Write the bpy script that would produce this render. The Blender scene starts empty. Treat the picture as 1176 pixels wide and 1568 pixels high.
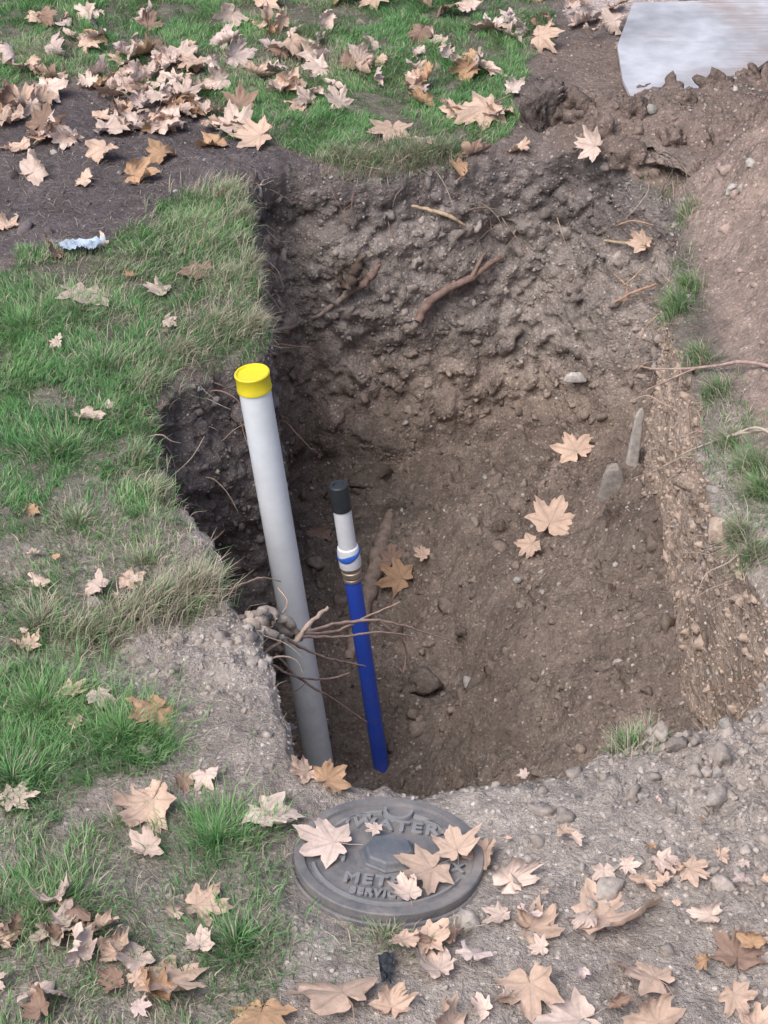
import bpy, math, numpy as np, bmesh
from mathutils import Vector, Matrix
from mathutils.bvhtree import BVHTree
rng=np.random.default_rng(11)
scene=bpy.context.scene
# ---------------------------------------------------------------- camera / survey
H=3.464; TH=math.radians(33); FL=3000.; ST,CT=math.sin(TH),math.cos(TH)
def plan(u,v,z=0.):
    t=(v-784)/FL; zc=(H-z)/(ST+t*CT)
    return ((u-588)/FL*zc, zc*(CT-t*ST))
def ray(u,v):
    t=(v-784)/FL
    return Vector(((u-588)/FL, CT-t*ST, -(ST+t*CT))).normalized()
CAM=Vector((0,0,H))
# ---------------------------------------------------------------- noise
def _h(x,y,z,s):
    n=(x*374761393+y*668265263+z*1274126177+s*982451653)&0xFFFFFFFF
    n=((n^(n>>13))*1274126177)&0xFFFFFFFF
    n=((n^(n>>16))*668265263)&0xFFFFFFFF
    n=n^(n>>15)
    return n/4294967295.*2-1
def vn(P,s=0):
    I=np.floor(P).astype(np.int64); F=P-I; F=F*F*F*(F*(F*6-15)+10)
    x,y,z=I[:,0],I[:,1],I[:,2]; a,b,c=F[:,0],F[:,1],F[:,2]
    def L(p,q,t): return p+(q-p)*t
    return L(L(L(_h(x,y,z,s),_h(x+1,y,z,s),a),L(_h(x,y+1,z,s),_h(x+1,y+1,z,s),a),b),
             L(L(_h(x,y,z+1,s),_h(x+1,y,z+1,s),a),L(_h(x,y+1,z+1,s),_h(x+1,y+1,z+1,s),a),b),c)
ROT=np.array(Matrix.Rotation(.9,3,Vector((.5,.7,.4)).normalized()))
def fbm(P,sc,o=4,s=0,g=.5,bil=False):
    P=(np.asarray(P,float)*sc)@ROT.T; r=0; A=1; T=0
    for i in range(o):
        n=vn(P+i*17.3,s+i)
        if bil: n=np.sqrt(n*n+.012)*2-1
        r=r+n*A; T+=A; A*=g; P=(P*2.03)@ROT.T
    return r/T
def f2(X,Y,sc,o=4,s=0,**k):
    return fbm(np.stack([X,Y,np.zeros_like(X)],1),sc,o,s,**k)
def ss(a,b,x):
    t=np.clip((x-a)/(b-a),0,1); return t*t*(3-2*t)
def pip(poly,X,Y):
    ins=np.zeros(len(X),bool); n=len(poly)
    for i in range(n):
        x1,y1=poly[i]; x2,y2=poly[(i+1)%n]
        if y1==y2: continue
        c=((y1>Y)!=(y2>Y))&(X<(x2-x1)*(Y-y1)/(y2-y1)+x1); ins^=c
    return ins
# ---------------------------------------------------------------- mesh helper
def build(name,V,F,col=None,mat=None,smooth=True,parent=None):
    V=np.asarray(V,float); F=np.asarray(F,int); k=F.shape[1]
    me=bpy.data.meshes.new(name)
    me.vertices.add(len(V)); me.vertices.foreach_set("co",V.ravel())
    me.loops.add(F.size); me.loops.foreach_set("vertex_index",F.ravel())
    me.polygons.add(len(F)); me.polygons.foreach_set("loop_start",np.arange(len(F))*k)
    me.polygons.foreach_set("use_smooth",np.full(len(F),smooth))
    me.update(calc_edges=True); me.validate()
    if col is not None:
        a=me.color_attributes.new("Col",'FLOAT_COLOR','POINT')
        c=np.ones((len(V),4)); c[:,:3]=col; a.data.foreach_set("color",c.ravel())
    ob=bpy.data.objects.new(name,me); scene.collection.objects.link(ob)
    if mat: me.materials.append(mat)
    if parent: ob.parent=parent
    return ob
def empty(name,loc=(0,0,0)):
    e=bpy.data.objects.new(name,None); e.location=loc; e.empty_display_size=.1
    scene.collection.objects.link(e); return e
# ---------------------------------------------------------------- materials
def mat(name,rough=.9,color=None,attr=True,noise=None,bump=None,spec=.2,metal=0,trans=0,speck=False,space='Object'):
    m=bpy.data.materials.new(name); m.use_nodes=True; N=m.node_tree.nodes; L=m.node_tree.links
    b=N['Principled BSDF']; b.inputs['Roughness'].default_value=rough; b.inputs['Metallic'].default_value=metal
    b.inputs['Specular IOR Level'].default_value=spec
    tc=N.new('ShaderNodeTexCoord'); out=None
    if attr:
        a=N.new('ShaderNodeAttribute'); a.attribute_name='Col'; out=a.outputs['Color']
    else:
        r=N.new('ShaderNodeRGB'); r.outputs[0].default_value=(*color,1); out=r.outputs[0]
    for (sc,lo,hi) in (noise or []):
        n=N.new('ShaderNodeTexNoise'); n.inputs['Scale'].default_value=sc; n.inputs['Detail'].default_value=3; n.inputs['Roughness'].default_value=.65
        L.new(tc.outputs[space],n.inputs['Vector'])
        mr=N.new('ShaderNodeMapRange'); mr.inputs[1].default_value=.3; mr.inputs[2].default_value=.7; mr.inputs[3].default_value=lo; mr.inputs[4].default_value=hi
        L.new(n.outputs['Fac'],mr.inputs[0])
        mx=N.new('ShaderNodeMix'); mx.data_type='RGBA'; mx.blend_type='MULTIPLY'; mx.inputs[0].default_value=1
        L.new(out,mx.inputs[6]); L.new(mr.outputs[0],mx.inputs[7]); out=mx.outputs[2]
    if speck:
        for sc,gain in ((60,1.7),(140,1.5)):
            v=N.new('ShaderNodeTexVoronoi'); v.inputs['Scale'].default_value=sc; L.new(tc.outputs[space],v.inputs['Vector'])
            wn=N.new('ShaderNodeSeparateColor'); L.new(v.outputs['Color'],wn.inputs[0])
            c1=N.new('ShaderNodeMath'); c1.operation='LESS_THAN'; c1.inputs[1].default_value=.18; L.new(wn.outputs[0],c1.inputs[0])
            c2=N.new('ShaderNodeMapRange'); c2.inputs[1].default_value=.40; c2.inputs[2].default_value=.25; L.new(v.outputs['Distance'],c2.inputs[0])
            c3=N.new('ShaderNodeMath'); c3.operation='MULTIPLY'; L.new(c1.outputs[0],c3.inputs[0]); L.new(c2.outputs[0],c3.inputs[1])
            mr=N.new('ShaderNodeMapRange'); mr.inputs[3].default_value=1; mr.inputs[4].default_value=gain; L.new(c3.outputs[0],mr.inputs[0])
            mx=N.new('ShaderNodeMix'); mx.data_type='RGBA'; mx.blend_type='MULTIPLY'; mx.inputs[0].default_value=1
            L.new(out,mx.inputs[6]); L.new(mr.outputs[0],mx.inputs[7]); out=mx.outputs[2]
    L.new(out,b.inputs['Base Color'])
    prev=None
    for (sc,st,dist) in (bump or []):
        n=N.new('ShaderNodeTexNoise'); n.inputs['Scale'].default_value=sc; n.inputs['Detail'].default_value=4; n.inputs['Roughness'].default_value=.72
        L.new(tc.outputs[space],n.inputs['Vector'])
        bp=N.new('ShaderNodeBump'); bp.inputs['Strength'].default_value=st; bp.inputs['Distance'].default_value=dist
        L.new(n.outputs['Fac'],bp.inputs['Height'])
        if prev: L.new(prev,bp.inputs['Normal'])
        prev=bp.outputs['Normal']
    if prev: L.new(prev,b.inputs['Normal'])
    if trans:
        o=N['Material Output']; t=N.new('ShaderNodeBsdfTranslucent'); L.new(out,t.inputs['Color'])
        ms=N.new('ShaderNodeMixShader'); ms.inputs[0].default_value=trans
        L.new(b.outputs[0],ms.inputs[1]); L.new(t.outputs[0],ms.inputs[2]); L.new(ms.outputs[0],o.inputs[0])
    return m
M_soil=mat('soil',.95,noise=[(3,.82,1.18),(16,.76,1.24),(80,.75,1.25)],bump=[(38,1.,.026)],speck=True,spec=.1)
M_clod=mat('soil_lumps',.95,noise=[(60,.75,1.25)],bump=[(90,.7,.005)],spec=.1)
M_grass=mat('grass_blades',.6,spec=.25,trans=.25)
M_leaf=mat('dry_leaf',.7,noise=[(14,.80,1.12),(90,.9,1.08)],bump=[(40,.5,.004)],spec=.3,trans=.1)
M_root=mat('root_bark',.85,noise=[(40,.7,1.3)],bump=[(90,.8,.004)],spec=.15)
# ---------------------------------------------------------------- pit outline
CTRL=[ # u,v, wall inset
(400,262,.22),(382,320,.16),(392,400,.14),(408,470,.12),(402,540,.10),(325,562,.10),(255,600,.12),(236,680,.14),(268,762,.14),(325,812,.12),(342,900,.10),
(395,960,.1),(415,1010,.08),(432,1080,.08),(452,1150,.08),(495,1192,.12),(600,1197,.15),(720,1198,.15),(830,1182,.15),(930,1165,.15),(1000,1140,.12),(1130,1120,.1),
(1185,1040,.05),(1190,930,.03),(1148,860,.03),(1090,760,.04),(1078,650,.05),(1062,560,.06),(1024,480,.07),(1034,390,.08),(1045,320,.12),(1030,285,.2),(960,266,.26),
(880,240,.28),(800,228,.3),(690,238,.3),(600,248,.28),(500,252,.26),(440,244,.25)]
C=np.array([.3,6.0])
pts=np.array([plan(a,b) for a,b,_ in CTRL]); ws=np.array([c[2] for c in CTRL])
NU=1150
Pc=np.vstack([pts,pts[:1]]); wc=np.append(ws,ws[0])
seg=np.r_[0,np.cumsum(np.linalg.norm(np.diff(Pc,axis=0),axis=1))]
tt=np.linspace(0,seg[-1],NU,endpoint=False)
RX=np.interp(tt,seg,Pc[:,0]); RY=np.interp(tt,seg,Pc[:,1]); RW=np.interp(tt,seg,wc)
def csm(a,k):
    ker=np.hanning(k); ker/=ker.sum(); return np.convolve(np.r_[a[-k:],a,a[:k]],ker,'same')[k:-k]
RX,RY,RW=csm(RX,25),csm(RY,25),csm(RW,41)
ang=np.unwrap(np.arctan2(RY-C[1],RX-C[0]))
if ang[-1]<ang[0]: RX,RY,RW,ang=RX[::-1],RY[::-1],RW[::-1],ang[::-1]
ang=np.maximum.accumulate(ang)+np.arange(NU)*1e-7
RS=np.hypot(RX-C[0],RY-C[1])           # smooth outline used below the lip
rn=np.stack([RX,RY,np.zeros(NU)],1)
RR=RS+.05*fbm(rn,4,3,31)+.03*fbm(rn,18,3,32)
def rim(X,Y):
    a=np.arctan2(Y-C[1],X-C[0]); a=(a-ang[0])%(2*math.pi)+ang[0]
    return np.interp(a,np.r_[ang,ang[0]+2*math.pi],np.r_[RR,RR[0]])
def rdist(X,Y): return np.hypot(X-C[0],Y-C[1])-rim(X,Y)
# ---------------------------------------------------------------- heights
COV=np.array(plan(596,1312))
BOARD=[plan(*p) for p in ((974,187),(952,140),(944,90),(968,26),(1330,14),(1330,110),(1180,108),(1075,182))]
def ground(X,Y):
    d=rdist(X,Y)
    z=.03*f2(X,Y,.9,3,1)+.022*f2(X,Y,5,4,2)+.008*f2(X,Y,28,3,3,bil=True)
    m=ss(1.22,1.8,X+.06*f2(X,Y,3,3,5))*ss(4.8,5.8,Y)*(1-ss(7.9,8.5,Y))*.44
    m2=ss(.70,1.05,X)*ss(7.95,8.4,Y)*(1-ss(8.55,8.88,Y+.1*f2(X,Y,3,2,6)-.6*np.clip(X-1.42,0,1)))*.19
    mm=np.maximum(m,m2)
    z+=mm*(1+.35*f2(X,Y,5,4,7))+.04*ss(0,.05,mm)*f2(X,Y,12,4,8)
    h=np.exp(-(((X-1.0)/.5)**2+((Y-4.0)/.42)**2))*.10
    z+=h+ h*.5*f2(X,Y,9,4,9,bil=True)
    h=np.exp(-(((X+.55)/.28)**2+((Y-4.6)/.28)**2))
    z+=h*(.02+.05*f2(X,Y,8,4,12,bil=True))
    h=np.exp(-(((X+1.1)/.7)**2+((Y-8.4)/.5)**2)); z+=h*.03*f2(X,Y,7,3,13)
    c=ss(.34,.24,np.hypot(X-COV[0],Y-COV[1])); z=z*(1-c)+(-.012)*c
    z-=.03*ss(.06,0,d)*(d>-.2)
    far=ss(14,25,np.hypot(X,Y-6)); return z*(1-far)
FC=np.array([(-.5,5.0,-1.5),(-.1,5.8,-1.52),(.3,4.8,-1.5),(0,4.4,-1.5),(-.7,6.4,-1.5),(-.1,6.8,-1.52),(-.4,7.7,-1.52),(0,8,-1.45),(.35,7.95,-1.38),(.8,7.95,-1.25),(1.25,7.75,-1.07),
(1.15,6.9,-.78),(1.12,6.4,-.66),(1.12,5.76,-.68),(1.12,5.2,-.78),(1.1,4.8,-.75),(.55,6.4,-1.08),(.5,5.6,-1.22),(.6,7.2,-1.15),(.8,5.0,-1.0),(.2,6.3,-1.42),(.15,5.6,-1.48),(.8,6.2,-.86),(.82,5.6,-.86)])
def floorz(X,Y):
    w=0;s=0
    for a,b,c in FC:
        k=1/(((X-a)**2+(Y-b)**2)+.015)**1.6; w=w+k; s=s+k*c
    z=s/w
    return z+.06*f2(X,Y,3.2,4,41)+.045*f2(X,Y,9,4,42,bil=True)+.012*f2(X,Y,40,2,43)
# ---------------------------------------------------------------- terrain sheet
dirx,diry=np.cos(ang),np.sin(ang)
nf,nw=95,125
tout=np.cumsum(.011*1.024**np.arange(118)); tout=np.r_[tout,tout[-1]+np.array([.6,1.4,2.6,4.5,8,16,35,70,140,260])]
rows=[];cols=[]
foot=RS-RW
FX,FY=C[0]+dirx*foot,C[1]+diry*foot
for i in range(nf):
    q=max((i/(nf-1))**.8,.003)
    X,Y=C[0]+dirx*foot*q,C[1]+diry*foot*q
    rows.append(np.stack([X,Y,floorz(X,Y)],1)); cols.append(np.zeros(NU))
Zf=floorz(FX,FY); RXn,RYn=C[0]+dirx*RR,C[1]+diry*RR; Zr=ground(RXn,RYn)
for i in range(1,nw):
    s=1-i/nw
    off=RW*(.5*s+.5*s**3)
    z=Zr+(Zf-Zr)*s
    kb=ss(0,.22,s); Rb=RR*(1-kb)+RS*kb-off
    X=C[0]+dirx*Rb; Y=C[1]+diry*Rb
    P=np.stack([X,Y,z],1)
    env=np.minimum(1,np.minimum(s*7,(1-s)*8))
    amp=np.where(RXn>1.02,.4,1.)
    dsp=env*amp*(.10*fbm(P,2.2,4,51)+.06*fbm(P,7,4,52)+.045*fbm(P,13,4,53,bil=True))
    dsp+=env*amp*.025*np.sin((z+.15*fbm(P,1.5,2,54))*8)
    X=X-dirx*dsp; Y=Y-diry*dsp
    rows.append(np.stack([X,Y,z+env*.02*fbm(P,22,3,55)],1)); cols.append(np.full(NU,1.))
for t in np.r_[0,tout]:
    X=C[0]+dirx*(RR+t); Y=C[1]+diry*(RR+t)
    rows.append(np.stack([X,Y,ground(X,Y)],1)); cols.append(np.full(NU,2.))
V=np.vstack(rows); kind=np.concatenate(cols); NR=len(rows)
ii=np.arange(NR-1)[:,None]*NU; jj=np.arange(NU)[None,:]; j2=(jj+1)%NU
F=np.stack([ii+jj,ii+NU+jj,ii+NU+j2,ii+j2],-1).reshape(-1,4)
V[:NU,:2]=C; V[:NU,2]=V[:NU,2].mean()
# ---------------------------------------------------------------- zones
def poly(*p): return [plan(*q) for q in p]
GR=[(poly((-400,-300),(860,-300),(850,60),(800,110),(795,205),(700,232),(600,240),(490,245),(400,210),(320,190),(300,150),(120,125),(-400,140)),.9),
(poly((-500,440),(0,420),(50,375),(140,380),(230,330),(270,285),(330,275),(372,320),(385,370),(400,420),(408,542),(310,562),(250,595),(228,680),(262,762),(180,800),(120,770),(60,830),(-500,830)),.85),
(poly((-500,800),(60,800),(180,770),(262,770),(335,830),(340,900),(200,930),(60,890),(-500,880)),.3),
(poly((-500,870),(60,885),(200,930),(340,898),(348,935),(250,975),(160,1010),(-500,1010)),.5),
(poly((-500,1010),(60,1020),(180,1075),(250,1130),(240,1180),(120,1210),(90,1260),(-500,1270)),.85),
(poly((-500,1250),(160,1250),(430,1230),(450,1330),(440,1440),(400,1568),(300,1700),(-500,1800)),.45),
(poly((240,1270),(340,1235),(435,1290),(350,1335),(270,1325)),.6),
(poly((300,1400),(390,1385),(450,1420),(410,1500),(350,1568),(270,1530)),.5),
(poly((530,1405),(700,1410),(640,1480),(520,1460)),.25),
(poly((925,1130),(985,1120),(1010,1150),(990,1172),(935,1165)),.7),
(poly((1045,285),(1065,330),(1075,430),(1100,530),(1130,620),(1220,650),(1290,1000),(1180,900),(1120,850),(1075,760),(1060,650),(1045,560),(1010,480),(1020,390)),.18)]
DARK=poly((-500,130),(120,140),(300,165),(390,205),(470,240),(470,275),(395,285),(290,272),(250,320),(150,375),(60,360),(0,400),(-500,430))
PATH=poly((868,30),(860,-300),(1900,-300),(1900,30))
def gdens(X,Y):
    jx=.09*f2(X,Y,5,3,61); jy=.13*f2(X,Y,5,3,62)
    d=np.zeros(len(X))
    for p,w in GR: d=np.maximum(d,w*pip(p,X+jx,Y+jy))
    return d
x,y,z=V.T; n=len(V)
def ar(c): return np.tile(np.array(c,float),(n,1))
col=ar((.385,.34,.31))
n1=f2(x,y,1.6,4,71)
def mixc(m,c):
    global col
    m=np.clip(m,0,1)[:,None]; col=col*(1-m)+np.array(c)*m
out=kind==2
mixc(out*(.4+.9*n1)*.6,(.27,.23,.205))
mixc(out*ss(.6,1.4,x)*ss(5.6,4.6,y)*.6,(.43,.36,.31))
mixc(out*ss(5.6,6.4,y),(.21,.175,.16))
g=np.where(out,gdens(x,y),0)
mixc(out*np.minimum(g*1.2,.8)*.85,(.17,.17,.125))
jx=.1*f2(x,y,4,3,63)
mixc(out*pip(DARK,x+jx,y+jx)*.92,(.135,.115,.118))
mixc(out*ss(1.2,1.32,x+.05*n1)*ss(4.9,5.6,y)*(y<9.6),(.34,.265,.23))
mixc(out*ss(.70,.9,x+.08*n1)*(y>7.9)*(y<9.8),(.245,.19,.165))
mixc(out*pip(PATH,x,y),(.55,.46,.43))
mixc(out*ss(12,16,np.hypot(x,y-6)),(.12,.15,.07))
wl=kind==1
P3=V
st=fbm(np.stack([x*.5,y*.5,z*2.2],1),2.5,4,81)
depth=-z+.12*fbm(P3,2,3,82)
top=ss(.5,.1,depth)[:,None]; lowb=ss(.75,1.15,depth)[:,None]
base=np.array((.33,.285,.26))
cw=base*(1-top)+np.array((.24,.21,.20))*top; cw=cw*(1-lowb)+np.array((.28,.225,.19))*lowb
cw=cw*(1+.45*st[:,None]+.3*fbm(P3,9,3,85)[:,None])
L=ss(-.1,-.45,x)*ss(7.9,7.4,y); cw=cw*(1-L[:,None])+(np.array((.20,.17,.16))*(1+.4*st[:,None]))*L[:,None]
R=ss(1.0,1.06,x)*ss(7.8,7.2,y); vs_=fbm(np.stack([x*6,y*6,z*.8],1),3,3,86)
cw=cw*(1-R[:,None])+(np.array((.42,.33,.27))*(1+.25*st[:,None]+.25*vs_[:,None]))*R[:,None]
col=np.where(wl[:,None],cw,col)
fl=kind==0
cf=np.array((.235,.19,.16))*(1+.35*f2(x,y,2.4,4,83)[:,None])
dk=ss(.25,-.15,x)[:,None]; cf=cf*(1-.15*dk)
rt=ss(.2,.9,x)[:,None]; cf=cf*(1-rt)+np.array((.225,.18,.153))*(1+.4*f2(x,y,3,4,84)[:,None])*rt
col=np.where(fl[:,None],cf,col)
col=np.clip(col,.02,.8)
terrain=build('ground',V,F,col,M_soil)
bvh=BVHTree.FromPolygons([tuple(v) for v in V.tolist()],F.tolist())
def surf(u,v,lift=.01):
    r=ray(u,v); h=bvh.ray_cast(CAM,r)
    p=h[0]; nn=h[1]
    if nn.dot(r)>0: nn=-nn
    return p-r*lift, nn
def drop(X,Y):
    h=bvh.ray_cast(Vector((X,Y,2)),Vector((0,0,-1))); nn=h[1]
    return h[0],(nn if nn.z>0 else -nn)
# ---------------------------------------------------------------- clods / stones
def ico(sub):
    bm=bmesh.new(); bmesh.ops.create_icosphere(bm,subdivisions=sub,radius=1)
    v=np.array([t.co[:] for t in bm.verts]); f=np.array([[a.index for a in t.verts] for t in bm.faces]); bm.free(); return v,f
def rotm(n):
    q=rng.normal(size=(n,4)); q/=np.linalg.norm(q,axis=1)[:,None]; w,x,y,z=q.T
    return np.stack([1-2*(y*y+z*z),2*(x*y-z*w),2*(x*z+y*w),2*(x*y+z*w),1-2*(x*x+z*z),2*(y*z-x*w),2*(x*z-y*w),2*(y*z+x*w),1-2*(x*x+y*y)],1).reshape(n,3,3)
def lumps(name,pos,size,color,sub,flat=.7,rough=.3,material=M_clod,smooth=False):
    tv,tf=ico(sub); n=len(pos); m=len(tv)
    R=rotm(n); S=size[:,None]*np.stack([rng.uniform(.8,1.3,n),rng.uniform(.7,1.1,n),rng.uniform(flat*.7,flat*1.2,n)],1)
    vv=np.repeat(tv[None],n,0)*(1+rough*vn((tv[None]*1.7+rng.uniform(0,900,(n,1,3))).reshape(-1,3),5).reshape(n,m,1))
    vv=np.einsum('nij,nmj->nmi',R,vv*S[:,None,:])+pos[:,None,:]
    ff=tf[None]+np.arange(n)[:,None,None]*m
    cc=np.repeat(color,m,0)
    return build(name,vv.reshape(-1,3),ff.reshape(-1,3),cc,material,smooth)
fa=V[F]; area=np.linalg.norm(np.cross(fa[:,2]-fa[:,0],fa[:,3]-fa[:,1]),axis=1)/2
fc=fa.mean(1); fk=kind[F[:,0]]; fcol=col[F[:,0]]
vis=(fc[:,1]>3.0)&(fc[:,1]<11)&(np.abs(fc[:,0])<2.6)
covd=np.hypot(fc[:,0]-COV[0],fc[:,1]-COV[1])
gd=gdens(fc[:,0],fc[:,1])
X_,Y_=fc[:,0],fc[:,1]
wt=np.where(fk==1,1.7,np.where(fk==0,1.5,.5))
heap=np.exp(-(((X_-1.0)/.5)**2+((Y_-4.05)/.45)**2)); heap2=np.exp(-(((X_+.5)/.3)**2+((Y_-4.6)/.35)**2))
spo2=(fk==2)&(X_>.72)&(Y_>8.0)&(Y_<9.0)
spo=spo2|((fk==2)&(X_>1.3)&(Y_>5)&(Y_<9.))
wt=wt+(fk==2)*(heap*5+heap2*4)+spo*.4+spo2*1.5
wt=wt*np.where(fk==2,1-.8*np.minimum(gd,1),1)*vis*(covd>.25)
def pick(n,w):
    p=w*area; p/=p.sum(); i=rng.choice(len(F),n,p=p)
    a=rng.random((n,2)); q=fa[i]
    pos=(q[:,0]*(1-a[:,:1])+q[:,1]*a[:,:1])*(1-a[:,1:])+(q[:,3]*(1-a[:,:1])+q[:,2]*a[:,:1])*a[:,1:]
    return i,pos
def shade(i,n,lo=.8,hi=1.35,pale=.08):
    c=fcol[i]*rng.uniform(lo,hi,(n,1)); k=rng.random(n)<pale
    c[k]=np.array((.46,.43,.40))*rng.uniform(.7,1.2,(k.sum(),1)); return np.clip(c,.02,.7)
n=24000; i,p=pick(n,wt); lumps('soil_crumbs',p,rng.uniform(.003,.010,n),shade(i,n,pale=.12),1)
n=3400; i,p=pick(n,wt); sz=np.clip(rng.lognormal(math.log(.013),.45,n),.007,.036); lumps('soil_clods',p,sz,shade(i,n,pale=.04),2,rough=.7,smooth=True)
w4=spo2*1.+((fk==0)|(fk==1))*.03; n=100; i,p=pick(n,w4*vis); lumps('soil_clumps',p,rng.uniform(.03,.075,n),shade(i,n,.75,1.1,pale=0),3,rough=.7,material=M_soil,smooth=True)
w3=wt*(1+5*heap+2*heap2)*(fk!=1); n=120; i,p=pick(n,w3); lumps('stones',p,rng.uniform(.009,.024,n),shade(i,n,.8,1.3,pale=.4),2,rough=.6)
# ---------------------------------------------------------------- grass
GV=[];GC=[]
def blades(p,Ln,W,lean,az,color,zup=None):
    n=len(p); wd=rng.uniform(0,2*math.pi,n)
    wx=np.stack([np.cos(wd),np.sin(wd),np.zeros(n)],1)*(W/2)[:,None]
    h=np.stack([np.cos(az),np.sin(az),np.zeros(n)],1)*(Ln*lean)[:,None]
    up=np.zeros((n,3)); up[:,2]=Ln*np.sqrt(np.clip(1-lean**2,.02,1)) if zup is None else zup
    b=p.copy(); b[:,2]-=.004
    m=p+up*.6+h*.35; t=p+up*.9+h
    vv=np.stack([b-wx,b+wx,m+wx*.85,m-wx*.85,t+wx*.15,t-wx*.15],1)
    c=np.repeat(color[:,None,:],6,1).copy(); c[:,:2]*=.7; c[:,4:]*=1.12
    GV.append(vv.reshape(-1,3)); GC.append(c.reshape(-1,3))
def gcol(n,P,straw):
    a=np.array((.125,.31,.115)); b=np.array((.25,.45,.18)); s=np.array((.60,.54,.42))
    k=np.clip(.5+.8*f2(P[:,0],P[:,1],2.2,3,91)+rng.normal(0,.25,n),0,1)[:,None]
    c=a*(1-k)+b*k; m=(rng.random(n)<straw)[:,None]
    return np.where(m,s*rng.uniform(.55,1.15,(n,1)),c*rng.uniform(.75,1.3,(n,1)))
def lawn(N,x0,x1,y0,y1,mul=1):
    X=rng.uniform(x0,x1,N); Y=rng.uniform(y0,y1,N)
    d=gdens(X,Y)*(rdist(X,Y)>-.005)
    cl=f2(X,Y,4,3,92)+.7*f2(X,Y,16,2,93)
    keep=rng.random(N)<np.clip(d*(.50+1.5*cl)*mul,0,1)*(d>0)
    keep&=(np.hypot(X-COV[0],Y-COV[1])>.24)
    X,Y=X[keep],Y[keep]; n=len(X); d=d[keep]
    P=np.stack([X,Y,ground(X,Y)],1)
    az=2.5*math.pi*f2(X,Y,3.,2,94)+rng.normal(0,.9,n)
    Ln=rng.uniform(.025,.055,n)*(1+.5*f2(X,Y,4,2,95))
    straw=.10+.6*np.clip(f2(X,Y,1.7,3,96)*2,0,1)+.25*(d<.7)
    blades(P,Ln,rng.uniform(.0022,.004,n),rng.uniform(.3,.97,n),az,gcol(n,P,straw))
lawn(330000,-2.5,1.1,8.0,11.2)
lawn(200000,-2.1,-.3,4.9,8.2)
lawn(150000,-1.6,1.1,2.9,4.95)
lawn(40000,1.0,1.6,5.2,8.1)
def tuss(u,v,r,n,Lm,straw,az0=None,sp=1.2,lean=(.3,1.)):
    cx,cy=plan(u,v); r=r*1.25; a=rng.uniform(0,2*math.pi,n); q=np.abs(rng.normal(0,r*.5,n))
    X=cx+np.cos(a)*q; Y=cy+np.sin(a)*q*1.1; k=(rdist(X,Y)>-.02)&(np.hypot(X-COV[0],Y-COV[1])>.245); X,Y,a=X[k],Y[k],a[k]; n=len(X)
    if n==0: return
    P=np.stack([X,Y,ground(X,Y)],1)
    az=a+rng.normal(0,.7,n) if az0 is None else az0+rng.normal(0,sp,n)
    le=rng.uniform(*lean,n); L_=rng.uniform(.5,1.2,n)*Lm
    zup=L_*np.sqrt(np.clip(1-le**2,.02,1)); over=(le>.85)&(rdist(X,Y)<.05); zup=np.where(over,-.35*L_,zup)
    blades(P,L_,rng.uniform(.002,.0036,n),le,az,gcol(n,P,straw),zup)
for (u,v,r,n,L_,s,a) in [(560,238,.20,1500,.08,.8,-1.6),(640,236,.17,1500,.09,.75,-1.6),(520,236,.12,900,.08,.7,-1.6),(680,228,.1,700,.08,.6,-1.6),
 (340,300,.15,900,.09,.75,0),(320,380,.22,2000,.09,.5,0),(300,350,.2,1200,.09,.5,0),(370,330,.08,500,.07,.8,0),(350,430,.14,1200,.08,.7,0),(330,500,.16,1800,.09,.7,-.6),(280,540,.13,1200,.09,.75,-1.),(385,500,.07,700,.09,.85,-.5),(390,400,.06,500,.08,.85,0),
 (230,590,.09,600,.08,.6,-.5),(215,700,.08,500,.08,.5,0),(240,750,.08,500,.08,.6,0),(300,912,.09,900,.12,.9,.1),(250,935,.1,800,.12,.85,0.),(200,950,.1,600,.11,.8,0),(130,975,.1,600,.10,.7,-.5),(60,960,.1,500,.09,.7,None),
 (960,1152,.06,420,.08,.7,1.6),(1040,330,.07,350,.08,.6,3.1),(1020,400,.06,260,.07,.7,3.1),(1035,470,.07,700,.10,.25,3.3),(1055,440,.05,300,.09,.4,3.3),(1070,545,.05,350,.09,.5,3.3),(1095,600,.05,350,.09,.5,3.3),(1115,680,.05,260,.09,.7,3.3),(1155,720,.06,500,.12,.5,3.5),(1130,820,.05,400,.10,.65,3.4),(1165,760,.05,400,.11,.35,3.4),(1150,850,.05,350,.1,.7,-1.5),
 (1000,290,.1,600,.08,.7,-1.8),(190,1130,.16,1800,.08,.12,None),(60,1080,.22,2000,.08,.2,None),(80,1400,.15,900,.08,.35,None),(330,1290,.15,1000,.07,.1,None),(360,1450,.17,800,.07,.2,None),(590,1430,.1,250,.05,.6,None),(20,1200,.14,1000,.08,.2,None),(120,480,.2,1500,.08,.4,None),(40,500,.2,1400,.08,.2,None),(90,690,.2,1300,.08,.2,None),(160,560,.2,1200,.08,.45,None),(120,800,.15,700,.06,.5,None),(220,860,.12,500,.06,.7,None)]:
    tuss(u,v,r,n,L_,s,a)
gv=np.vstack(GV); gc=np.vstack(GC); nb=len(gv)//6; bi=np.arange(nb)[:,None]*6
gf=np.concatenate([bi+np.array([0,1,2,3]),bi+np.array([3,2,4,5])])
build('grass',gv,gf,np.clip(gc,.01,.7),M_grass,True)
GV=[];GC=[]
X=rng.uniform(-2,1.4,13000);Y=rng.uniform(3.1,8.4,13000);k=(rdist(X,Y)>0)&(X<1.25);X,Y=X[k],Y[k];n=len(X)
k=(rng.random(n)<np.where(X<-.2,1,.25))&(np.hypot(X-COV[0],Y-COV[1])>.24); X,Y=X[k],Y[k]; n=len(X)
P=np.stack([X,Y,ground(X,Y)+.006],1)
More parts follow.
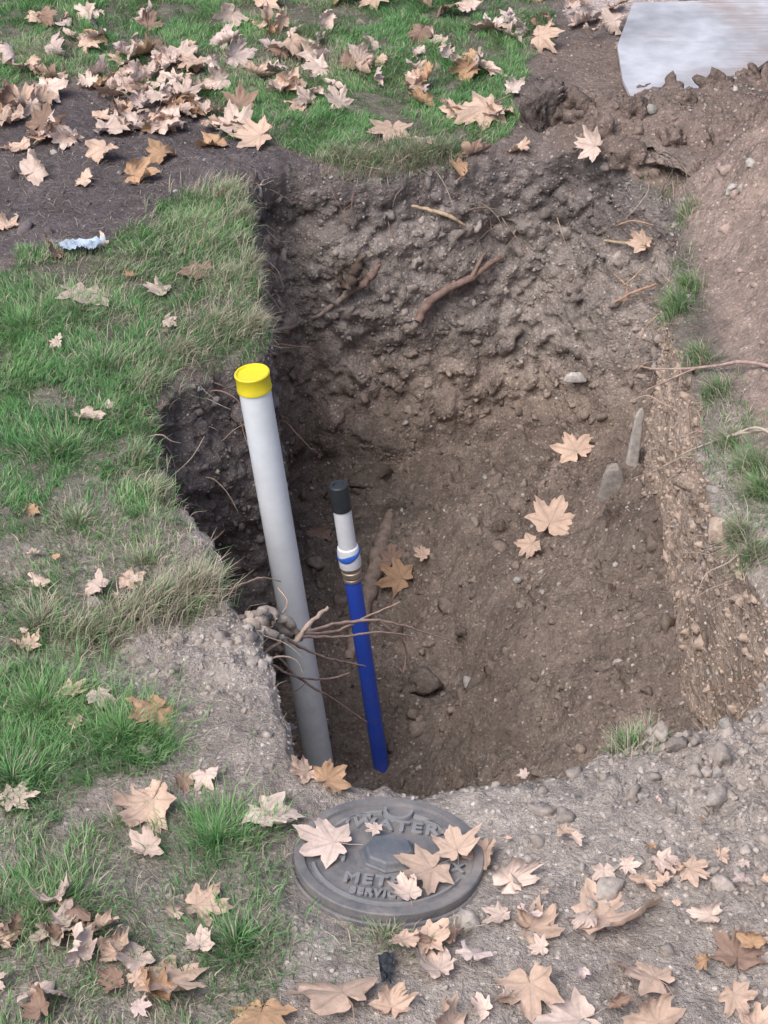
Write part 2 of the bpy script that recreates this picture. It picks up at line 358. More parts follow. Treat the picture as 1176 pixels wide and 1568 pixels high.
blades(P,rng.uniform(.02,.07,n),np.full(n,.002),np.full(n,1.),rng.uniform(0,6.3,n),np.array((.58,.50,.40))*rng.uniform(.5,1.2,(n,1)),rng.uniform(0,.012,n))
gv=np.vstack(GV); gc=np.vstack(GC); nb=len(gv)//6; bi=np.arange(nb)[:,None]*6
gf=np.concatenate([bi+np.array([0,1,2,3]),bi+np.array([3,2,4,5])])
build('straw_litter',gv,gf,gc,M_grass,True)
# ---------------------------------------------------------------- leaves
half=[(0,1.06),(4,.95),(9,.88),(12,.91),(17,.78),(24,.62),(30,.69),(34,.82),(38,.82),(46,1.0),(52,.85),(57,.85),(65,.68),(74,.56),(82,.62),(89,.69),(98,.80),(106,.64),(116,.56),(130,.42),(143,.43),(154,.44),(166,.32)]
outl=half+[(180,.12)]+[(-a,r) for a,r in half[:0:-1]]
oa=np.radians([a for a,_ in outl]); orr=np.array([r for _,r in outl]); no=len(outl)
tipm=np.array([1. if abs(a) in (0,46,98) else 0. for a,_ in outl])
LV=[];LF=[];LC=[];lo=0
PALE=(.76,.60,.52); TAN=(.70,.51,.40); ORG=(.58,.37,.23); BRN=(.36,.24,.185); PNK=(.73,.59,.55)
PAL=[(PALE,.40),(TAN,.26),(ORG,.09),(BRN,.12),(PNK,.13)]
def roll(v,ax,k,c=0.):
    if abs(k)<1e-3: return v
    d=np.array((math.cos(ax),math.sin(ax))); s=v[:,0]*d[0]+v[:,1]*d[1]-c
    pz=v[:,2]; R=1/k
    th=s*k; ns=np.sin(th)*(R-pz); nz=R-np.cos(th)*(R-pz)
    w=v.copy(); dl=ns-s; w[:,0]+=dl*d[0]; w[:,1]+=dl*d[1]; w[:,2]=nz; return w
rs=(0.,.25,.45,.65,.83,1.); LFc=[]
for j in range(0,no,2): LFc.append((0,1+j,1+j+1,1+(j+2)%no))
for j in range(no):
    k=(j+1)%no
    for a in range(4): LFc.append((1+a*no+j,1+(a+1)*no+j,1+(a+1)*no+k,1+a*no+k))
LFc=np.array(LFc)
def leaf(pos,nrm,size,yaw=None,curl=1.,pal=None):
    global lo
    yaw=rng.uniform(0,2*math.pi) if yaw is None else yaw
    vs=[]; vc=[]
    asym=1+.12*rng.normal(); jit=1+.05*rng.normal(size=no)
    deep=rng.uniform(.0,.25)
    base=orr-deep*(1-orr)*(np.abs(oa)<2.1)
    wv=rng.uniform(.05,.19)*curl; ph=rng.uniform(0,6.3,2); kk=rng.choice([3,4,5])
    for q in rs[1:]:
        r=base*q*jit**(q>.9); X=np.sin(oa)*r*np.where(oa>0,asym,1); Y=np.cos(oa)*r
        Z=wv*np.sin(kk*oa+ph[0])*r**1.5+.08*curl*np.abs(np.sin(2.5*oa+ph[1]))*r
        Z+=.05*curl*rng.normal(size=no)*(q>.6)*q
        vs.append(np.stack([X,Y,Z],1)); vc.append(1-.25*tipm*(q<.99)+.05*(q>.5)-.1*(q>.9)*rng.random(no))
    v=np.vstack([[[0,0,0]],np.vstack(vs)]); sh=np.r_[.8,np.concatenate(vc)]
    f=LFc
    b=len(v); sl=rng.uniform(.4,.8); sx=rng.uniform(-.3,.3)
    stv=[]
    for q in (0,.5,1):
        for d in ((-.012,0),(.012,0),(0,.02)):
            stv.append((d[0]+sx*q*q,-q*sl,d[1]+.1*q*curl))
    v=np.vstack([v,stv]); sh=np.r_[sh,np.full(9,.7)]
    sf=[]
    for a in range(2):
        for d in range(3): sf.append((b+a*3+d,b+a*3+(d+1)%3,b+a*3+3+(d+1)%3,b+a*3+3+d))
    f=np.vstack([f,sf])
    v=roll(v,rng.uniform(0,3.14),rng.uniform(-1.3,1.7)*curl)
    if rng.random()<.75: v=roll(v,rng.uniform(0,6.28),rng.uniform(.6,2.6)*curl*(1 if rng.random()<.75 else -1),rng.uniform(.1,.4))
    v=v*size/1.5
    nrm=Vector(nrm).normalized(); q=Vector((0,0,1)).rotation_difference(nrm).to_matrix()@Matrix.Rotation(yaw,3,'Z')
    v=v@np.array(q).T
    v[:,2]-=np.percentile(v[:,2],12)
    v+=np.array(pos)
    pal=PAL[rng.choice(len(PAL),p=[w for _,w in PAL])][0] if pal is None else pal
    c=np.array(pal)*rng.uniform(.8,1.1)
    LV.append(v); LF.append(f+lo); lo+=len(v); LC.append(sh[:,None]*c)
def gl(u,v,w,curl=.8,pal=None,tilt=.2,yaw=None):
    X,Y=plan(u,v,.03); p,nn=drop(X,Y); s=FL/(Y*CT+H*ST)
    d=Vector((rng.normal()*tilt,rng.normal()*tilt-.1,1)).normalized()
    leaf((X,Y,p.z+.008+.012*(gdens(np.array([X]),np.array([Y]))[0]>0)),d+nn*.3,w/s*1.08,yaw,curl,pal)
for a in [(400,1545,105,.7,ORG),(525,1528,130,.6,TAN),(600,1535,70,.9,TAN),(240,1503,115,.7,TAN),(212,1462,70,.7,PALE),(130,1455,55,1,TAN),(90,1415,65,.9,PALE),(20,1425,60,1,BRN),(300,1382,70,.9,TAN),(222,1297,65,.8,PALE),
 (235,1222,110,.8,TAN),(15,1222,60,.7,PALE),(405,1245,85,.7,PALE),(243,1085,80,1,ORG),(150,1067,45,.9,PALE),(105,1055,45,1,TAN),(745,1292,75,.6,TAN),(782,1338,85,.8,PALE),(918,1395,140,.5,TAN),
 (812,1495,105,.6,TAN),(812,1408,85,.9,TAN),(655,1432,65,.9,TAN),(672,1478,80,1,PALE),(742,1535,45,.9,PALE),(770,1392,45,1,PALE),(1003,1490,100,.8,TAN),(1130,1455,80,1,BRN),(1125,1508,65,.8,TAN),(1055,1335,50,1,TAN),
 (890,1548,100,.7,PALE),(1010,1550,90,.8,TAN),(1160,1552,70,.9,TAN),(690,1558,70,.9,TAN),(925,1328,40,1,PALE),(1090,1392,55,1,PALE),(985,1340,45,1,TAN),(1010,1320,50,1,PALE),(280,1190,40,1,BRN),(315,1188,40,1,PALE),(180,1500,50,1,BRN),
 (155,1415,45,1,TAN),(120,1105,30,1,TAN),(130,445,85,.3,PALE,.1,3.1),(152,367,35,.9,PALE),(128,635,50,.8,PALE),(150,900,50,1,PALE),(195,880,45,.7,TAN),(38,985,45,.6,TAN),(250,438,45,.6,PALE),(308,410,60,.5,BRN),
 (10,335,45,1,TAN),(252,232,50,.9,ORG),(205,258,55,1,ORG),(130,268,38,1,TAN),(50,258,70,1,PALE),(160,188,65,.9,PALE),(205,175,50,1,PALE),(160,228,55,.9,TAN),(100,202,55,1,PALE),(35,215,50,1,TAN),(60,185,50,1,BRN),
 (400,205,70,.8,TAN),(362,188,60,1,PALE),(600,190,60,.4,TAN,.1,3.),(725,222,48,1,BRN),(745,172,78,1,TAN),(700,170,40,1,TAN),(648,210,40,1,PALE),(795,215,40,1,TAN),(330,208,50,1,ORG),(272,180,40,1,PALE),
 (500,1193,55,.8,ORG),(470,1175,50,1,TAN),(62,885,40,1,PALE),(85,385,40,1,BRN)]:
    gl(*a)
def scatter(n,pg,smin,smax,curl,tilt):
    xs=[p[0] for p in pg]; ys=[p[1] for p in pg]; c=0
    while c<n:
        X=rng.uniform(min(xs),max(xs)); Y=rng.uniform(min(ys),max(ys))
        a=np.array([X]); b=np.array([Y])
        if not pip(pg,a,b)[0] or rdist(a,b)[0]<.03 or np.hypot(X-COV[0],Y-COV[1])<.3: continue
        if f2(a,b,1.6,2,101)[0]<rng.uniform(-.9,.3): continue
        p,nn=drop(X,Y); d=Vector((rng.normal()*tilt,rng.normal()*tilt-.12,1))
        leaf((X,Y,p.z+.008+rng.uniform(0,.03)),d,rng.uniform(smin,smax),None,curl,None); c+=1
scatter(250,poly((-300,-120),(900,-120),(880,60),(790,120),(480,190),(330,205),(-300,200)),.09,.19,1.2,.45)
scatter(85,poly((-200,60),(320,80),(330,200),(-200,240)),.11,.18,1.2,.45)
scatter(36,poly((330,60),(800,60),(790,190),(480,195)),.11,.19,1.,.35)
scatter(26,poly((860,-20),(1176,-60),(1176,15),(960,15),(930,80),(870,80)),.1,.18,1,.3)
scatter(18,poly((600,1400),(1176,1350),(1300,1600),(560,1600)),.04,.10,1,.3)
scatter(20,poly((-50,1380),(330,1380),(330,1600),(-50,1600)),.05,.13,1,.3)
scatter(16,poly((750,1200),(1176,1250),(1176,1420),(800,1400)),.02,.06,1,.3)
scatter(12,poly((-50,400),(300,400),(200,1000),(-50,1000)),.03,.07,1,.3)
for (u,v,w,pal,yaw) in [(882,695,62,TAN,.3),(842,805,75,TAN,-.4),(815,840,42,TAN,2.),(615,890,58,ORG,1.),(600,862,38,BRN,0),(495,817,40,BRN,2),(650,850,28,TAN,1),(910,234,48,PALE,1),(985,378,38,TAN,.5),(706,262,30,ORG,1)]:
    p,nn=surf(u,v,.045); s=FL/((p.y*CT+(H-p.z)*ST)); leaf(p,nn*.6+Vector((0,-.3,.5)),w/s*1.1,yaw,.5,pal)
for (u,v,w,pal,yaw) in [(512,1290,88,PALE,1.2),(626,1368,55,PALE,.3),(662,1330,80,TAN,2.2),(700,1302,70,TAN,.2),(577,1270,28,PALE,1)]:
    X,Y=plan(u,v,.03); s=FL/(Y*CT+H*ST); leaf((X,Y,.030),(0.05,-.1,1),w/s*1.1,yaw,.35,pal)
build('fallen_leaves',np.vstack(LV),np.vstack(LF),np.clip(np.vstack(LC),.02,.82),M_leaf,True)
# ---------------------------------------------------------------- tubes / roots
def tube(P,R,sides=8,wob=.0):
    P=[Vector(p) for p in P]; Q=[];RQ=[]
    for i in range(len(P)-1):
        p0=P[max(i-1,0)];p1=P[i];p2=P[i+1];p3=P[min(i+2,len(P)-1)]
        for k in range(6):
            t=k/6; Q.append(.5*((2*p1)+(p2-p0)*t+(2*p0-5*p1+4*p2-p3)*t*t+(3*p1-p0-3*p2+p3)*t**3)); RQ.append(R[i]*(1-t)+R[i+1]*t)
    Q.append(P[-1]);RQ.append(R[-1])
    v=[];f=[]
    for i,q in enumerate(Q):
        d=(Q[min(i+1,len(Q)-1)]-Q[max(i-1,0)]).normalized(); a=d.cross(Vector((.13,.2,1))).normalized(); b=d.cross(a)
        j=Vector(rng.normal(size=3)*RQ[i]*wob)
        for s in range(sides):
            th=2*math.pi*s/sides; rr=RQ[i]*(1+wob*.6*rng.normal())
            v.append(q+j+(a*math.cos(th)+b*math.sin(th))*rr)
    for i in range(len(Q)-1):
        for s in range(sides):
            s2=(s+1)%sides; f.append((i*sides+s,i*sides+s2,(i+1)*sides+s2,(i+1)*sides+s))
    return np.array([list(x) for x in v]),np.array(f)
def roots(name,specs,wob=.15):
    vs=[];fs=[];cs=[];o=0
    for P,R,c in specs:
        v,f=tube(P,R,8,wob); vs.append(v);fs.append(f+o);o+=len(v);cs.append(np.tile(np.array(c)*rng.uniform(.85,1.15),(len(v),1)))
    return build(name,np.vstack(vs),np.vstack(fs),np.vstack(cs),M_root)
def S(u,v,l=.02): return surf(u,v,l)[0]
BK=(.23,.16,.135); LT=(.52,.40,.28); RD=(.42,.27,.19); DK=(.16,.12,.10)
roots('thick_tree_root',[([S(640,492,.03),S(655,465,.04),S(690,440,.04),S(722,425,.04),S(748,405,.04),S(772,393,.02)],[.020,.022,.019,.018,.016,.009],BK),
 ([S(722,425,.05),S(735,400,.05),S(745,385,.03)],[.012,.008,.005],BK)])
roots('broken_root_stub',[([S(410,508,.02),S(450,500,.03),S(490,482,.03),S(525,455,.04),S(548,435,.05)],[.007,.008,.009,.013,.02],(.36,.29,.25)),([S(535,440,.06),S(545,410,.07),S(560,390,.07)],[.02,.026,.006],DK),
 ([S(548,440,.06),S(570,420,.08),S(583,400,.08)],[.02,.018,.006],BK),([S(530,445,.06),S(520,420,.08),S(530,400,.08)],[.015,.012,.004],DK)],.3)
roots('pale_root',[([S(630,315,.02),S(660,322,.04),S(690,332,.05),S(714,347,.05)],[.006,.009,.009,.005],LT),([S(715,322,.03),S(740,318,.03),S(765,322,.03)],[.005,.005,.003],(.3,.23,.18)),([S(700,245,.02),S(715,262,.04),S(700,276,.04)],[.005,.006,.003],RD)])
roots('side_wall_roots',[([S(925,368,.03),S(955,372,.05),S(990,375,.05)],[.005,.008,.01],LT),([S(930,470,.03),S(965,450,.06),S(1005,435,.06)],[.004,.006,.006],RD),([S(945,345,.03),S(970,338,.05),S(1000,345,.03)],[.004,.004,.003],RD),
 ([S(940,420,.03),S(960,440,.06),S(955,465,.05)],[.003,.004,.003],RD),([S(985,410,.03),S(965,430,.08),S(950,440,.06)],[.004,.004,.002],LT),
 ([S(1010,480,.02),S(990,500,.1),S(975,530,.12)],[.004,.003,.002],RD),([S(1020,590,.02),S(1000,600,.12),S(985,625,.15)],[.004,.003,.002],RD),([S(1030,520,.02),S(1005,525,.1),S(985,520,.14)],[.003,.003,.002],LT),
 ([S(975,560,.05),S(1010,566,.09),S(1062,568,.05)],[.003,.005,.006],RD),
 ([Vector((1.45,6.05,.12)),Vector((1.3,6.2,.08)),Vector((1.14,6.3,.0)),Vector((.98,6.35,-.03))],[.007,.007,.005,.003],(.42,.3,.27)),
 ([Vector((1.14,6.3,.0)),Vector((1.05,6.32,-.06)),Vector((.95,6.3,-.1))],[.005,.004,.002],(.42,.3,.27)),
 ([Vector((1.33,5.75,.07)),Vector((1.22,5.75,.05)),Vector((1.12,5.8,-.02)),Vector((1.03,5.85,-.1))],[.006,.006,.004,.002],(.5,.43,.35)),
 ([Vector((1.35,5.6,.08)),Vector((1.27,5.7,.1)),Vector((1.2,5.78,.03))],[.005,.005,.003],(.5,.43,.35))])
roots('buried_root',[([S(598,770,-.01),S(592,810,-.0),S(578,850,.005),S(565,905,.005),S(548,960,.0),S(535,1010,-.01)],[.02,.033,.036,.036,.032,.02],(.30,.23,.19))],.14)
def A(u,v,Y):
    t=(v-784)/FL; zc=Y/(CT-t*ST); return Vector(((u-588)/FL*zc,Y,H-zc*(ST+t*CT)))
RB=(.46,.32,.26); RP=(.44,.37,.32)
roots('frayed_root_bundle',[
 ([A(372,965,4.75),A(390,952,4.8),A(410,950,4.84),A(432,962,4.88),A(452,970,4.92)],[.012,.030,.032,.024,.014],RP),
 ([A(385,940,4.8),A(412,938,4.84),A(440,952,4.86),A(462,978,4.9)],[.01,.018,.016,.007],RP),
 ([A(380,975,4.74),A(405,968,4.78),A(430,978,4.82)],[.014,.02,.01],RP),
 ([A(450,985,4.85),A(474,955,4.9),A(502,930,4.95)],[.010,.009,.005],(.5,.38,.31)),
 ([A(455,970,4.9),A(510,968,5.05),A(560,945,5.2),A(612,922,5.3)],[.008,.005,.004,.0025],RB),
 ([A(455,972,4.9),A(520,955,5.1),A(580,950,5.2),A(640,965,5.3),A(700,985,5.4)],[.007,.005,.004,.003,.002],RB),
 ([A(580,950,5.2),A(612,975,5.25),A(622,1000,5.3),A(618,1030,5.3)],[.004,.003,.003,.002],RB),
 ([A(455,975,4.9),A(520,975,5.),A(580,968,5.1),A(640,975,5.2)],[.006,.004,.003,.002],RB),
 ([A(440,980,4.8),A(480,1000,4.9),A(520,1012,5.),A(560,1020,5.1)],[.005,.004,.003,.002],RB),
 ([A(420,1000,4.8),A(460,1040,4.9),A(510,1070,5.),A(562,1106,5.1)],[.005,.004,.003,.002],RB),
 ([A(400,1010,4.7),A(450,1035,4.85),A(500,1040,5.),A(535,1030,5.)],[.005,.004,.003,.002],RB),
 ([A(430,980,4.8),A(400,1005,4.75),A(385,1030,4.7)],[.006,.005,.002],RB),
 ([A(415,960,4.84),A(440,925,4.95),A(425,900,5.)],[.004,.003,.002],RB),
 ([A(430,890,5.),A(400,885,4.95),A(370,895,4.9),A(350,905,4.85)],[.002,.003,.004,.004],RB)],.28)
sp=[]
for k in range(300):
    i=rng.integers(NU)
    if RYn[i]<4.6: continue
    zz=max(-abs(rng.normal(.1,.25)),-1.)
    if RXn[i]>1.: zz=max(zz,-.45)
    s=min(1,-zz/1.4); off=RW[i]*(.5*s+.5*s**3)
    q=Vector((C[0]+dirx[i]*(RS[i]-off+.03),C[1]+diry[i]*(RS[i]-off+.03),zz))
    inn=Vector((-dirx[i],-diry[i],0)); l=rng.uniform(.08,.28); P=[q]
    d=(inn*rng.uniform(.3,1)+Vector(rng.normal(size=3)*.6)).normalized()
    for _ in range(3):
        q=q+d*l/3; P.append(q); d=(d+Vector(rng.normal(size=3)*.45)+Vector((0,0,-.45))).normalized()
    r=rng.uniform(.001,.003); sp.append((P,[r,r,r*.8,r*.4],(.42,.33,.27) if rng.random()<.6 else (.27,.17,.13)))
roots('hanging_rootlets',sp,.1)
# ---------------------------------------------------------------- pipes
def lathe(name,prof,m,parent=None,seg=48,smooth=True):
    v=[];f=[]
    for r,z in prof:
        for s in range(seg):
            a=2*math.pi*s/seg; v.append((r*math.cos(a),r*math.sin(a),z))
    for i in range(len(prof)-1):
        for s in range(seg):
            s2=(s+1)%seg; f.append((i*seg+s,i*seg+s2,(i+1)*seg+s2,(i+1)*seg+s))
    o=build(name,v,f,None,m,smooth,parent)
    md=o.modifiers.new('e','EDGE_SPLIT'); md.split_angle=math.radians(35); return o
def dirty(name,c,dirt,rough,z0,z1,amt=.8,spec=.4,low=.12,lo=.48,nsc=14):
    m=mat(name,rough,c,False,[(12,.93,1.04)],[(60,.08,.002)],spec)
    N=m.node_tree.nodes; L=m.node_tree.links; b=N['Principled BSDF']
    src=b.inputs['Base Color'].links[0].from_socket
    tc=N.new('ShaderNodeTexCoord'); sx=N.new('ShaderNodeSeparateXYZ'); L.new(tc.outputs['Object'],sx.inputs[0])
    mr=N.new('ShaderNodeMapRange'); mr.inputs[1].default_value=z0; mr.inputs[2].default_value=z1; mr.inputs[3].default_value=1; mr.inputs[4].default_value=low; L.new(sx.outputs[2],mr.inputs[0])
    n=N.new('ShaderNodeTexNoise'); n.inputs['Scale'].default_value=nsc; n.inputs['Detail'].default_value=6; n.inputs['Roughness'].default_value=.7; L.new(tc.outputs['Object'],n.inputs[0])
    r=N.new('ShaderNodeMapRange'); r.inputs[1].default_value=lo; r.inputs[2].default_value=.75; r.inputs[4].default_value=amt; L.new(n.outputs['Fac'],r.inputs[0])
    mu=N.new('ShaderNodeMath'); mu.operation='MULTIPLY'; L.new(mr.outputs[0],mu.inputs[0]); L.new(r.outputs[0],mu.inputs[1])
    mx=N.new('ShaderNodeMix'); mx.data_type='RGBA'; L.new(mu.outputs[0],mx.inputs[0]); L.new(src,mx.inputs[6]); mx.inputs[7].default_value=(*dirt,1)
    L.new(mx.outputs[2],b.inputs['Base Color']); return m
def stand(e,base,top):
    d=(Vector(top)-Vector(base)); e.location=base; e.rotation_mode='QUATERNION'; e.rotation_quaternion=Vector((0,0,1)).rotation_difference(d); return d.length
b1=Vector((-.246,5.84,-1.53)); t1=Vector((-.445,5.79,.262))
e=empty('drain_pipe'); L1=stand(e,b1,t1)
M_pvc=dirty('white_pvc',(.84,.88,.93),(.46,.41,.37),.3,.0,.9,.5)
M_yel=mat('yellow_plastic',.4,(.84,.70,.04),False,[(20,.92,1.05)],None,.4)
lathe('tube',[(.052,-.2),(.055,-.2),(.055,.9),(.055,L1-.02),(.05,L1-.02)],M_pvc,e)
lathe('end_cap',[(.0555,L1-.062),(.060,L1-.062),(.0605,L1-.056),(.0592,L1-.05),(.0585,L1-.01),(.0605,L1-.006),(.061,L1),(.058,L1+.004),(.053,L1+.003),(.051,L1-.004),(.03,L1-.006),(.0001,L1-.006)],M_yel,e)
b2=Vector((-.012,5.88,-1.53)); t2=Vector((-.162,5.86,-.225))
e=empty('water_service_pipe'); L2=stand(e,b2,t2)
M_blue=dirty('blue_pe',(.035,.095,.58),(.25,.22,.3),.38,0,.6,.35)
M_blk=mat('black_rubber',.5,(.03,.035,.04),False,[(20,.8,1.3)],None,.4)
M_brs=mat('brass_fitting',.45,(.42,.34,.27),False,[(30,.7,1.2)],[(70,.3,.002)],.5,.5)
M_tape=mat('blue_tape',.5,(.05,.16,.68),False,[(25,.8,1.2)],[(30,.3,.003)],.3)
M_wh2=dirty('white_sleeve_plastic',(.82,.84,.88),(.45,.42,.45),.35,.4,1.4,.6)
zc=L2-.36
lathe('blue_tube',[(.028,-.2),(.031,-.2),(.031,.5),(.031,zc-.04),(.02,zc-.04)],M_blue,e)
lathe('threaded_collar',[(.030,zc-.055),(.034,zc-.055),(.034,zc-.045),(.0315,zc-.043),(.0315,zc-.036),(.036,zc-.034),(.037,zc-.015),(.033,zc-.012),(.033,zc-.004),(.036,zc-.002),(.036,zc+.008),(.03,zc+.01)],M_brs,e)
lathe('sleeve',[(.03,zc+.008),(.040,zc+.008),(.041,zc+.02),(.041,zc+.075),(.038,zc+.09),(.033,zc+.094),(.0325,L2-.11),(.0325,L2-.1),(.02,L2-.1)],M_wh2,e)
v=[];f=[];nsg=40
for s in range(nsg+1):
    a=2*math.pi*s/nsg; zz=zc+.062+.012*math.sin(a+1)
    for k,(r,dz) in enumerate(((.0415,-.011),(.0428,-.008),(.0428,.008),(.0412,.011))): v.append((r*math.cos(a),r*math.sin(a),zz+dz*(1+.3*math.sin(3*a))))
for s in range(nsg):
    for k in range(3): f.append((s*4+k,(s+1)*4+k,(s+1)*4+k+1,s*4+k+1))
build('tape_wrap',v,f,None,M_tape,True,e)
lathe('black_cap',[(.033,L2-.105),(.0355,L2-.105),(.036,L2-.1),(.0355,L2-.012),(.0345,L2-.004),(.03,L2),(.02,L2-.001),(.018,L2-.006),(.0001,L2-.006)],M_blk,e)
# ---------------------------------------------------------------- cover
e=empty('water_meter_cover',(COV[0],COV[1],.0)); e.rotation_euler=(math.radians(-4),math.radians(1),math.radians(-8)); e.scale=(.965,.93,1.0)
def iron(nm,c,amt):
    m=dirty(nm,c,(.40,.35,.32),.55,-1,-.5,amt,.45,low=.9,lo=.38,nsc=7)
    for nd in m.node_tree.nodes:
        if nd.type=='BUMP': nd.inputs['Strength'].default_value=.9; nd.inputs['Distance'].default_value=.003
    return m
M_iron=iron('cast_iron',(.15,.15,.16),.8); M_iron2=iron('cast_iron_raised',(.25,.255,.27),.6); M_knob=iron('cast_iron_knob',(.12,.135,.16),.45)
lathe('plate',[(.252,-.03),(.252,.008),(.249,.012),(.226,.012),(.222,.003),(.1,.004),(.0001,.004)],M_iron,e,96)
lathe('lift_knob',[(.080,.003),(.080,.009),(.075,.013),(.069,.013),(.066,.024),(.060,.029),(.0001,.031)],M_knob,e,8,False)
lathe('seat_ring',[(.264,-.04),(.264,-.016),(.261,-.013),(.2565,-.013),(.2565,-.04)],M_iron,e,96)
def arc(r,a0,a1,w,z0,z1,n=30):
    v=[];f=[]
    for i in range(n+1):
        a=math.radians(a0+(a1-a0)*i/n)
        for rr,zz in ((r-w,z0),(r-w*.6,z1),(r+w*.6,z1),(r+w,z0)): v.append((rr*math.cos(a),rr*math.sin(a),zz))
    for i in range(n):
        for k in range(3): f.append((i*4+k,i*4+k+1,i*4+5+k,i*4+4+k))
    return v,f
vv=[];ff=[]
def addp(v,f,off=(0,0)):
    o=len(vv); vv.extend([(a+off[0],b+off[1],c) for a,b,c in v]); ff.extend([tuple(o+i for i in q) for q in f])
addp(*arc(.036,170,370,.007,.003,.016),off=(0,.19))
addp(*arc(.185,28,76,.007,.003,.013)); addp(*arc(.185,104,152,.007,.003,.013)); addp(*arc(.205,200,340,.005,.003,.011))
addp(*arc(.045,70,190,.006,.003,.013),off=(-.085,.115)); addp(*arc(.045,-10,110,.006,.003,.013),off=(.085,.115))
build('ribs',vv,ff,None,M_iron2,False,e)
def text(s,size,x,y,r=0):
    cu=bpy.data.curves.new('t','FONT'); cu.body=s; cu.size=size; cu.extrude=.004; cu.bevel_depth=.0010; cu.align_x='CENTER'; cu.align_y='CENTER'; cu.space_character=1.25; cu.offset=.0014
    o=bpy.data.objects.new('t',cu); scene.collection.objects.link(o)
    me=bpy.data.meshes.new_from_object(o.evaluated_get(bpy.context.evaluated_depsgraph_get())); bpy.data.objects.remove(o)
    ob=bpy.data.objects.new('lettering',me); scene.collection.objects.link(ob); ob.parent=e; ob.location=(x,y,.008); ob.rotation_euler[2]=r
    me.materials.clear(); me.materials.append(M_iron2)
text('WATER',.060,0,.122); text('METER',.054,-.01,-.118); text('HH',.042,-.145,-.035); text('BOX',.042,.15,-.03); text('SERVICE',.032,-.01,-.168)
# ---------------------------------------------------------------- board, flap, sod, stake, litter
M_board=mat('weathered_glare_board',.42,(.56,.56,.60),False,[(2.2,.62,1.22),(12,.88,1.1)],[(30,.2,.003)],.5)  # bluish-white base colour paints bright glare onto the weathered brown ply
N=M_board.node_tree.nodes; L=M_board.node_tree.links; b=N['Principled BSDF']; src=b.inputs['Base Color'].links[0].from_socket
tc=N.new('ShaderNodeTexCoord'); mp=N.new('ShaderNodeMapping'); mp.inputs['Scale'].default_value=(2,34,1); mp.inputs['Rotation'].default_value=(0,0,.08); L.new(tc.outputs['Object'],mp.inputs[0])
nz=N.new('ShaderNodeTexNoise'); nz.inputs['Scale'].default_value=1.3; nz.inputs['Detail'].default_value=7; nz.inputs['Roughness'].default_value=.65; L.new(mp.outputs[0],nz.inputs[0])
nb2=N.new('ShaderNodeTexNoise'); nb2.inputs['Scale'].default_value=2.6; nb2.inputs['Detail'].default_value=5; L.new(tc.outputs['Object'],nb2.inputs[0])
sx=N.new('ShaderNodeSeparateXYZ'); L.new(tc.outputs['Object'],sx.inputs[0])
def mrange(s,a,b_,c,d):
    m=N.new('ShaderNodeMapRange'); m.inputs[1].default_value=a; m.inputs[2].default_value=b_; m.inputs[3].default_value=c; m.inputs[4].default_value=d; L.new(s,m.inputs[0]); return m.outputs[0]
def add(a,b_):
    m=N.new('ShaderNodeMath'); m.operation='ADD'; L.new(a,m.inputs[0]); L.new(b_,m.inputs[1]); return m.outputs[0]
tot=add(add(mrange(sx.outputs[1],9.3,8.6,-.35,.12),mrange(sx.outputs[0],1.2,1.8,-.1,.22)),add(nz.outputs['Fac'],nb2.outputs['Fac']))
fac=mrange(tot,.80,1.08,0,.92)
mx=N.new('ShaderNodeMix'); mx.data_type='RGBA'; L.new(fac,mx.inputs[0]); L.new(src,mx.inputs[6]); mx.inputs[7].default_value=(.40,.31,.27,1); L.new(mx.outputs[2],b.inputs['Base Color'])
def slab(name,pg,z0,th,m):
    bm=bmesh.new(); vs=[bm.verts.new((x,y,z)) for (x,y),z in zip(pg,z0)]
    f=bm.faces.new(vs)
    r=bmesh.ops.extrude_face_region(bm,geom=bm.faces[:])
    for t in r['geom']:
        if isinstance(t,bmesh.types.BMVert): t.co.z-=th
    bmesh.ops.recalc_face_normals(bm,faces=bm.faces[:])
    me=bpy.data.meshes.new(name); bm.to_mesh(me); bm.free(); me.materials.append(m)
    o=bpy.data.objects.new(name,me); scene.collection.objects.link(o); return o
bz=[.06+.012*(y-8.7) for x,y in BOARD]
slab('plywood_board',BOARD,bz,.02,M_board)
FP=poly((905,222),(1045,230),(1085,262),(1062,290),(1042,284),(1012,280),(985,270),(955,266),(930,254),(912,240))
cx,cy=np.mean(FP,axis=0); vv=[];ff=[]; rg=9; FPd=[]
for i in range(len(FP)):
    p,q=np.array(FP[i]),np.array(FP[(i+1)%len(FP)])
    for k in range(6): FPd.append(p+(q-p)*k/6)
FPd=np.array(FPd)+.010*rng.normal(size=(len(FPd),2)); nn_=len(FPd)
for sgn in (1,-1):
    for r_ in range(rg):
        w_=(r_+1)/rg; xy=np.array((cx,cy))+(FPd-np.array((cx,cy)))*w_
        base_=.075+.05*f2(xy[:,0],xy[:,1],8,3,77); th_=.014*np.sqrt(1-w_**4)+.002
        vv+= [(a,b_,c_+sgn*th_) for (a,b_),c_ in zip(xy,base_)]
for L_ in range(2):
    for r_ in range(rg-1):
        for s in range(nn_):
            a=L_*rg*nn_+r_*nn_+s; b_=L_*rg*nn_+r_*nn_+(s+1)%nn_; ff.append((a,b_,b_+nn_,a+nn_))
for s in range(nn_):
    a=(rg-1)*nn_+s; b_=(rg-1)*nn_+(s+1)%nn_; ff.append((a,b_,b_+rg*nn_,a+rg*nn_))
build('soil_crust_flap',vv,ff,np.tile((.28,.225,.195),(len(vv),1)),M_soil)
tv,tf=ico(5); tb=np.sign(tv)*np.abs(tv)**.62
c0=plan(832,205)
q=tb*np.array((.10,.10,.13)); q*=(1+.25*fbm(tv,1.8,3,7)+.25*fbm(tv,5,4,8,bil=True))[:,None]
